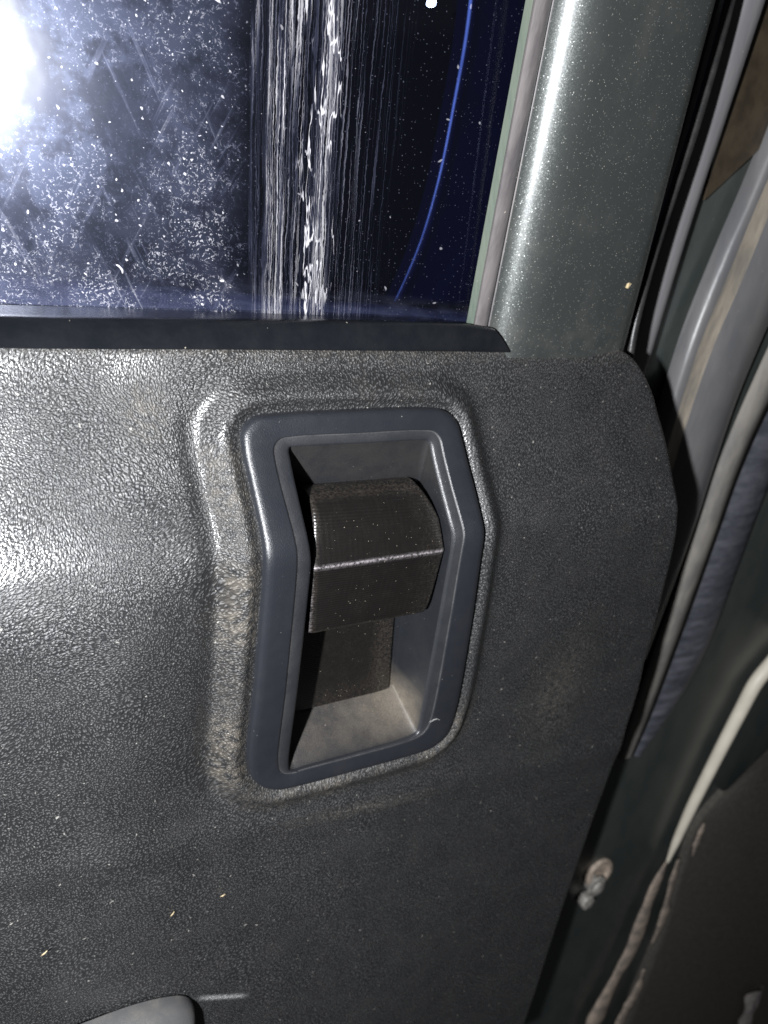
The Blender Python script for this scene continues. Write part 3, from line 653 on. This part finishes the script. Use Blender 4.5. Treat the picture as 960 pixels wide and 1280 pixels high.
# lower plate of the lever, deep in the well
pv = []; pf = []; pdust = []
zsq = [6, 0, -10, -20, -30, -40, -46, -50.5]; npx = 9
for zq in zsq:
    for k in range(npx):
        uu = k / (npx - 1)
        xa = np.interp(zq, [-51, 6], [-19.5, -23.5]); xb = np.interp(zq, [-51, 6], [26.0, 20.0])
        e = min(uu, 1 - uu)
        pv.append((xa + uu * (xb - xa), np.interp(zq, [-51, -20, 6], [14.2, 12.0, 9.5]) + (0.6 if e == 0 else 0), zq + 0.02 * (xa + uu * (xb - xa))))
        pdust.append(0.55 if uu > 0.86 else (0.25 if zq < -42 else 0.05))
pf = grid_faces(len(zsq), npx)
bs = len(pv)
for i in range(len(zsq)):
    for k in (0, npx - 1):
        q = pv[i * npx + k]; pv.append((q[0], q[1] + 2.5, q[2])); pdust.append(0.4)
for i in range(len(zsq) - 1):
    pf += [(i * npx, (i + 1) * npx, bs + 2 * (i + 1), bs + 2 * i), (i * npx + npx - 1, (i + 1) * npx + npx - 1, bs + 2 * (i + 1) + 1, bs + 2 * i + 1)]
plate = mesh_obj('lever_plate', pv, pf, M_LEVER, bezel, attrs={'dust': pdust}, sharp=40)

# ---------- window glass, seals and painted frame
g = np.array(T['glass'])
gn = np.cross(g[1] - g[0], g[3] - g[0]); gn /= np.linalg.norm(gn)
if gn[1] < 0: gn = -gn
gv = list(g) + [q + gn * 4 for q in g]
glass = mesh_obj('window_glass', gv, [(0, 1, 2, 3), (4, 5, 6, 7), (0, 1, 5, 4), (1, 2, 6, 5), (2, 3, 7, 6), (3, 0, 4, 7)], M_GLASS, door, smooth=False)
M_CLEAR = mat_clear(); glass.data.materials.append(M_CLEAR)
for q in glass.data.polygons:
    if q.index > 0: q.material_index = 1
fb, ft = np.array(T['frame_b']), np.array(T['frame_t'])
def ruled(name, idx, mat, down=0.0, m=24):
    b, t_ = fb[idx], ft[idx]
    # smooth the section
    bb = np.array(b); tq = np.array(t_)
    rows = []
    for i in range(m):
        w = i / (m - 1) * (1 + down) - down
        rows.append(bb + (tq - bb) * w)
    return mesh_obj(name, np.concatenate(rows), grid_faces(m, len(bb)), mat, door, sharp=55)
sec = lambda a: a
def refine(lo, hi, k):
    global fb, ft
    b = catmull(fb[lo:hi], k); t_ = catmull(ft[lo:hi], k); return b, t_
b_, t_ = refine(6, 18, 5)
rows = [b_ + (t_ - b_) * w for w in np.linspace(-0.03, 1, 24)]
mesh_obj('window_frame', np.concatenate(rows), grid_faces(24, len(b_)), M_PAINT, door, sharp=60)
b_, t_ = fb[1:3], ft[1:3]
rows = [b_ + (t_ - b_) * w for w in np.linspace(-0.03, 1, 24)]
mesh_obj('channel_edge', np.concatenate(rows), grid_faces(24, len(b_)), M_CHGREEN, door, sharp=30)
b_, t_ = catmull(fb[2:7], 3), catmull(ft[2:7], 3)
rows = [b_ + (t_ - b_) * w for w in np.linspace(-0.03, 1, 24)]
mesh_obj('run_channel', np.concatenate(rows), grid_faces(24, len(b_)), M_CHGREY, door, sharp=30)

# belt seal: rolled strip between glass and trim with a chamfered end
bt, bb = resample(catmull(T['belt_top'], 6), 60), resample(catmull(T['belt_bot'], 6), 60)
sv = []; nsec = 0
for i in range(60):
    a, b = bt[i], bb[i]; k = i / 59
    secs = [(0.0, 34.0, 0), (0.0, 9.0, 0), (-0.03, 1.0, 0), (0.02, 0.0, 0), (0.12, -0.8, 0), (0.3, -1.6, 0), (0.55, -2.2, 0), (0.80, -2.5, 0), (0.93, -2.5, 0), (0.985, -2.0, 0), (1.0, -1.2, 0), (1.01, 3.0, 0), (1.01, 24.0, 0)]
    nsec = len(secs)
    for s_, o_, _ in secs:
        q = a + (b - a) * s_; sv.append((q[0], q[1] + o_, q[2]))
sf = grid_faces(60, nsec) + [tuple(59 * nsec + k for k in range(nsec)), tuple(range(nsec))]
mesh_obj('belt_seal', sv, sf, M_SEAL, door, sharp=50)

# hidden metal shell that carries the trim, a step in from its edge
ed = resample(edge, 40)
dpt = np.interp(ed[:, 2], [-330, -100, 30, 100], [105, 78, 55, 40])  # unseen depth stretched back to keep ambient light out of the gap
shell_rails = [ed + (-3.5, 4.0, 0), ed + (-3.5, 16.0, 0), ed + np.stack([np.full(40, -4.0), dpt, np.zeros(40)], 1), ed + np.stack([np.full(40, -60.0), dpt + 0.5, np.zeros(40)], 1)]
sv = np.concatenate(shell_rails)
mesh_obj('door_shell', sv, [(i * 40 + j, i * 40 + j + 1, (i + 1) * 40 + j + 1, (i + 1) * 40 + j) for i in range(3) for j in range(39)], M_PAINT, door)
# outer belt moulding seen through the glass
om = [(x_, 27 - 0.235 * (x_ - 25) + dy, z_ + 0.02 * x_) for dy, z_ in ((0, 92), (0, 104), (1.5, 106), (5, 107), (14, 106)) for x_ in (-170, 60)]
M_NAVY = mat_plain('navy_moulding', (0.02, 0.022, 0.04), 0.5)
mesh_obj('outer_moulding', om, [(2 * i, 2 * i + 1, 2 * i + 3, 2 * i + 2) for i in range(4)], M_NAVY, door)

# pull handle at the lower left
pu = catmull(T['pull'], 6)
M_PULL = mat_plastic('grey_pull_plastic', (0.085, 0.085, 0.087), 0.35, 0.42)
cpt = np.array([-95, 0, -235.0])
rr = []
for s_, o_ in ((1.0, 0.5), (1.0, -3.0), (0.985, -6.0), (0.95, -8.8), (0.89, -10.6), (0.80, -11.6), (0.5, -12.0)):
    q = pu.copy(); q[:, 0] = cpt[0] + (q[:, 0] - cpt[0]) * (s_ if s_ > 0.5 else 0.6); q[:, 2] = q[:, 2] - (1 - s_) * 55; q[:, 1] = q[:, 1] + o_; rr.append(q)
pvv = np.concatenate(rr); mesh_obj('pull_handle', pvv, grid_faces(len(rr), len(pu)), M_PULL, door, sharp=70)

# ================================================================== THE BODY PILLAR BEHIND THE DOOR
pil = empty('body_pillar', None, 'dark green painted door pillar of the car body beyond the door edge', 'pillar')
M_PILL = mat_rubber('dark_green_pillar_paint', (0.036, 0.046, 0.044), (0.14, 0.13, 0.115), 0.22, 0.30, (1, 1, 0.5), 0.5, 0.035)
pl_, pr_ = resample(T['pillar_l'], 30), resample(T['pillar_r'], 30)
pr = []
for i in range(30):
    for j in range(20):
        q = lerp(pl_[i], pr_[i], j / 19); pr.append((q[0], q[1] + 0.8 * math.sin(q[2] * 0.02) + 0.6 * math.sin(q[0] * 0.03), q[2]))
mesh_obj('pillar_panel', pr, grid_faces(30, 20), M_PILL, pil)
M_GREYSTRIP = mat_rubber('grey_vinyl_strip', (0.17, 0.166, 0.175), (0.26, 0.25, 0.25), 0.35, 0.42, (1, 1, 0.2))
gl_, gr_ = np.array(T['grey_l']), np.array(T['grey_r'])
rails = [gl_ + (0, 10, 0), gl_ + (0, 2, 0), gl_ + (gr_ - gl_) * 0.12, gl_ + (gr_ - gl_) * 0.35 + (0, -1.0, 0), gl_ + (gr_ - gl_) * 0.65 + (0, -1.2, 0), gl_ + (gr_ - gl_) * 0.9 + (0, -0.5, 0), gr_ + (0, 1.0, 0), gr_ + (0, 10, 0)]
loft('pillar_strip', rails, M_GREYSTRIP, pil, 40)
# brown reflection high on the pillar, put in as a coloured sheet
br = np.array(T['brown']); M_BROWN = mat_plain('brown_reflection', (0.045, 0.034, 0.022), 0.5, 0, 0.3, 0.08)
mesh_obj('pillar_reflection', list(br + (0, -0.5, 0)) + list(br + (0, 1.5, 0)), [tuple(range(5)), tuple(range(5, 10))] + [(i, (i + 1) % 5, (i + 1) % 5 + 5, i + 5) for i in range(5)], M_BROWN, pil, smooth=False)
# striker bolt
sx, sy, sz = T['striker'][0]
M_STEEL = mat_plain('worn_steel', (0.40, 0.38, 0.35), 0.55, 0.2, 0.35, 0.25)
M_TAN = mat_plain('rusty_washer', (0.45, 0.37, 0.30), 0.6, 0.0, 0.3, 0.2)
def disc(name, c, prof_, mat, parent, n=28, tilt=0.0, sx_=1.0):
    v = []; f = []
    for r, y in prof_:
        for k in range(n):
            w = 2 * math.pi * k / n; v.append((c[0] + r * math.cos(w) * sx_, c[1] + y, c[2] + r * math.sin(w)))
    f = grid_faces(len(prof_), n, True); f.append(tuple((len(prof_) - 1) * n + k for k in range(n)))
    return mesh_obj(name, v, f, mat, parent, sharp=35)
disc('striker_washer', (sx + 6, sy + 5, sz + 8), [(16, 2), (16, -1), (15, -2), (11.5, -2), (11, 1)], M_TAN, pil)
disc('striker_pin', (sx, sy + 4, sz), [(8, 4), (8, -2), (9, -2.5), (10.5, -3), (11, -4), (10.0, -5), (6.5, -5.5), (6, -7.5), (5, -8), (2, -8.2)], M_STEEL, pil)
disc('striker_screw', (sx - 3, sy + 3, sz - 20), [(8, 6), (8.5, 0), (7, -2), (3, -3)], M_STEEL, pil, 6)

# weather seal running down the pillar
M_BULB = mat_rubber('grey_bulb_rubber', (0.10, 0.10, 0.105), (0.20, 0.19, 0.18), 0.35, 0.33, (1, 1, 0.25), 0.6, 0.06)
M_TANDUST = mat_rubber('dusty_seal_lip', (0.28, 0.255, 0.22), (0.58, 0.50, 0.40), 0.8, 0.6, (1, 1, 0.3), 0.3, 0.10)
M_LIP = mat_rubber('dusty_flat_lip', (0.15, 0.142, 0.135), (0.29, 0.27, 0.235), 0.6, 0.6, (1, 1, 0.4), 0.3, 0.09)
M_BLUER = mat_rubber('blue_black_rubber', (0.055, 0.059, 0.074), (0.20, 0.20, 0.23), 0.5, 0.42, (0.35, 1, 1), 0.55, 0.10, rib=0.12)
seal = empty('pillar_weather_seal', None, 'grey rubber weather seal with dusty tan lip running down the door pillar', 'weather seal')
s_ = {k: np.array(T[k]) for k in ('s0', 's1', 's2', 's3', 's4', 's5', 's6', 's7')}
loft('seal_edge', [s_['s0'] + (0, 8, 0), s_['s0'], lerp(s_['s0'], s_['s1'], 0.5) + (0, -1, 0), s_['s1']], M_BULB, seal, 50)
loft('dusty_lip', [s_['s1'], lerp(s_['s1'], s_['s2'], 0.5) + (0, 0.6, 0), s_['s2']], M_TANDUST, seal, 50)
s23 = [s_['s2'] + (s_['s4'] - s_['s2']) * w + (0, -7.0 * math.sin(math.pi * w) ** 0.8, 0) for w in np.linspace(0, 1, 9)]
loft('seal_bulb', s23, M_BULB, seal, 50)
s5, s6, s7 = (resample(catmull(s_[k], 8), 60) for k in ('s5', 's6', 's7'))
loft('flat_lip', [s5 + (0, 3, 0), s5, lerp(s5, s6, 0.5) + (0, -0.8, 0), s6, s6 + (0, 1.5, 0)], M_LIP, seal, 60)
s67 = [lerp(s6, s7, w) + (0, 1.5 - 5.0 * math.sin(math.pi * w) ** 0.9, 0) for w in np.linspace(0, 1, 9)] + [s7 + (0, 8, 0)]
loft('seal_carrier', s67, M_BLUER, seal, 60)

# thin bead in the gap beside the window frame
M_BEAD = mat_rubber('black_gap_rubber', (0.016, 0.016, 0.017), (0.06, 0.055, 0.05), 0.3, 0.36)
tag(tube('gap_seal', catmull(T['thin_seal'], 8), [2.2, 2.2, 2.0, 1.8], M_BEAD), 'thin glossy black rubber bead in the gap right of the window frame', 'rubber seal')

# cream cable
M_CABLE = mat_plain('cream_plastic', (0.80, 0.74, 0.62), 0.45, 0, 0.07, 0.05)
tag(tube('cable', catmull(T['cable'], 8), [6.5, 6.3, 6.2, 6.0, 5.6, 5.0, 3.8, 1.6], M_CABLE), 'cream plastic cable running down beside the pillar and tucked in at its lower end', 'cable')

# matt board at the lower right
M_BOARD = mat_rubber('matt_brown_grey_board', (0.075, 0.070, 0.063), (0.16, 0.145, 0.125), 0.45, 0.85, (1, 1, 1), 0.2, 0.22)
bo, bor = resample(catmull(T['board'], 8), 40), resample(T['board_r'], 40)
brd = loft('trim_board', [bo + (0, 8, 0), bo + (0, 1, 0), lerp(bo, bor, 0.02) + (0, -0.5, 0), lerp(bo, bor, 0.3), lerp(bo, bor, 0.7), bor, bor + (0, 8, 0)], M_BOARD, None, 40)
tag(brd, 'matt dark brown-grey trim board at the lower right beside the pillar', 'trim board')

# torn foam strips
M_FOAM = mat_rubber('torn_tan_foam', (0.24, 0.205, 0.18), (0.58, 0.47, 0.38), 0.8, 0.7, (1, 1, 1), 0.3, 0.10)
fm = empty('torn_foam_strip', None, 'torn tan foam strip peeling along the edge of the dark board', 'foam strip')
for k, rad in (('foam_a', [2, 6, 8, 9.5, 11, 12, 13]), ('foam_b', [3, 6.5, 6, 2]), ('foam_c', [2, 7, 8, 9]), ('foam_d', [2, 5, 4, 1.5])):
    pth = catmull(T[k], 10); rad = list(np.interp(np.linspace(0, 1, 15), np.linspace(0, 1, len(rad)), rad) * rng.uniform(0.6, 1.3, 15))
    tube('foam_piece', pth, rad, M_FOAM, fm, 12, 0.35, 0.05)

# crumpled pale scrap at the lower right corner
wq = np.array(T['wrapper'])
M_WRAP = mat_plain('pale_crumpled_plastic', (0.45, 0.41, 0.39), 0.4, 0, 0.2, 0.1)
v = []; 
for i in range(7):
    for j in range(5):
        c = wq[0] + (wq[1] - wq[0]) * (i / 6) * 1.6
        v.append((c[0] + (j - 2) * 8 + rng.normal(0, 1.5), c[1] - 5 * math.cos((j - 2) * 0.7) + rng.normal(0, 2.0), c[2] + rng.normal(0, 2)))
wf_ = grid_faces(7, 5); n0 = len(v); v += [(a, b + 1.2, c) for a, b, c in v]; wf_ += [tuple(q + n0 for q in fq) for fq in wf_]
tag(mesh_obj('scrap', v, wf_, M_WRAP, smooth=True, sharp=40), 'pale crumpled scrap lying in the lower right corner', 'scrap')

# ================================================================== OUTSIDE THE WINDOW
M_NIGHT = mat_plain('night_backdrop', (0.004, 0.0045, 0.007), 0.8)
backdrop = mesh_obj('dark_backdrop', [(-900, 700, -700), (900, 700, -700), (900, 700, 1300), (-900, 700, 1300), (-900, 60, -700), (900, 760, -700)][:4], [(0, 1, 2, 3)], M_NIGHT, None, smooth=False)  # added dark sheet that blocks the world light behind the glass
backdrop['kind'] = 'structure'
M_BLUE = mat_plain('blue_body_paint', (0.009, 0.011, 0.048), 0.3, 0.3, 0.2, 0.02)
be, brr = np.array(T['blue_edge']), np.array(T['blue_r'])
ob = loft('blue_panel', [be + (3, 14, 0), be + (0.8, 3, 0), be, be + (1.2, -1.2, 0), be + (3, -1.0, 0), be + (6, 1.5, 0), be + (12, 5, 0), lerp(be, brr, 0.5) + (0, 6, 0), brr + (0, 8, 0)], M_BLUE, None, 50)
tag(ob, 'dark blue curved panel with a bright rim outside the window', 'body panel')
M_RIM = mat_plain('blue_rim_highlight', (0.22, 0.34, 0.90), 0.35, 0.0, 0.2, 0.05)  # edge highlight put into the colour as a lighter blue
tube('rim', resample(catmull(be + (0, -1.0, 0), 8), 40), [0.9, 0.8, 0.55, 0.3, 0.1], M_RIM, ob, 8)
lx, ly, lz = T['glint'][0]
M_GLINT = mat_emit('glint_glow', (0.75, 0.85, 1.0), 40.0)  # bright reflection in the glass, put in as a glowing disc
glint_o = disc('glint_disc', (lx, ly, lz), [(1.6, 5), (2.6, 2.4), (2.9, 0), (2.2, -1.8), (0.8, -2.6)], M_GLINT, None, 28)
tag(glint_o, 'small bright bluish lamp put in as a glowing disc, for a reflection in the window glass', 'glint')

# ================================================================== LOOSE BITS ON THE TRIM
M_STRAW = mat_plain('straw', (0.50, 0.40, 0.24), 0.6, 0, 0.2, 0.5)
for nm, ang, L_, lab in (('straw_a', 0.9, 3.2, 'tiny tan straw fleck on the vinyl between the handle bezel and the door pull'), ('straw_b', 0.6, 3.6, 'tiny tan straw fleck on the vinyl nearest the left edge of the photo'), ('straw_c', 0.3, 3.0, 'pale straw fleck on the vinyl nearest below the handle bezel')):
    c = np.array(T[nm][0]); d = np.array([math.cos(ang), 0, math.sin(ang)])
    L_ *= 0.7; pth = np.array([c - d * L_ / 2 + (0, -0.5, 0), c + (0, -0.8, 0.15), c + d * L_ / 2 + (0, -0.5, 0)])
    tag(tube('straw_fleck', catmull(pth, 4), [0.1, 0.26, 0.16], M_STRAW, None, 6), lab, 'straw fleck', 'straw flecks on the trim')
M_LINT = mat_plain('white_lint', (0.6, 0.6, 0.58), 0.7, 0, 0.1, 0.5)
for key, lab, cat_ in (('hair_paint', 'short curved pale fibre stuck on the painted window frame', 'fibre'), ('hair_low', 'long thin pale curved fibre low on the painted frame', 'fibre'),
                      ('hair_flat', 'faint pale fibre lying flat near the lower right of the painted frame', 'fibre'), ('hair_bezel', 'tiny white fibre on the lower right corner of the handle bezel', 'fibre')):
    tag(tube('lint_fibre', catmull(np.array(T[key]) + (0, -0.5, 0), 6), [0.06, 0.12, 0.06], M_LINT, None, 6), lab, cat_, 'pale fibres stuck on the door')
cc = np.array(T['chip'][0])
tag(mesh_obj('chip', [cc + q for q in ((-2.2, -0.3, -0.6), (0.4, -0.7, -1.0), (2.4, -0.4, 0.9), (0.2, -0.9, 1.2), (-1.2, -0.6, 0.6), (0, 0.6, 0))], [(0, 1, 3, 4), (1, 2, 3), (0, 5, 1), (1, 5, 2), (2, 5, 3), (3, 5, 4), (4, 5, 0)], M_STRAW, smooth=False), 'tiny tan chip at the right edge of the painted window frame', 'chip')
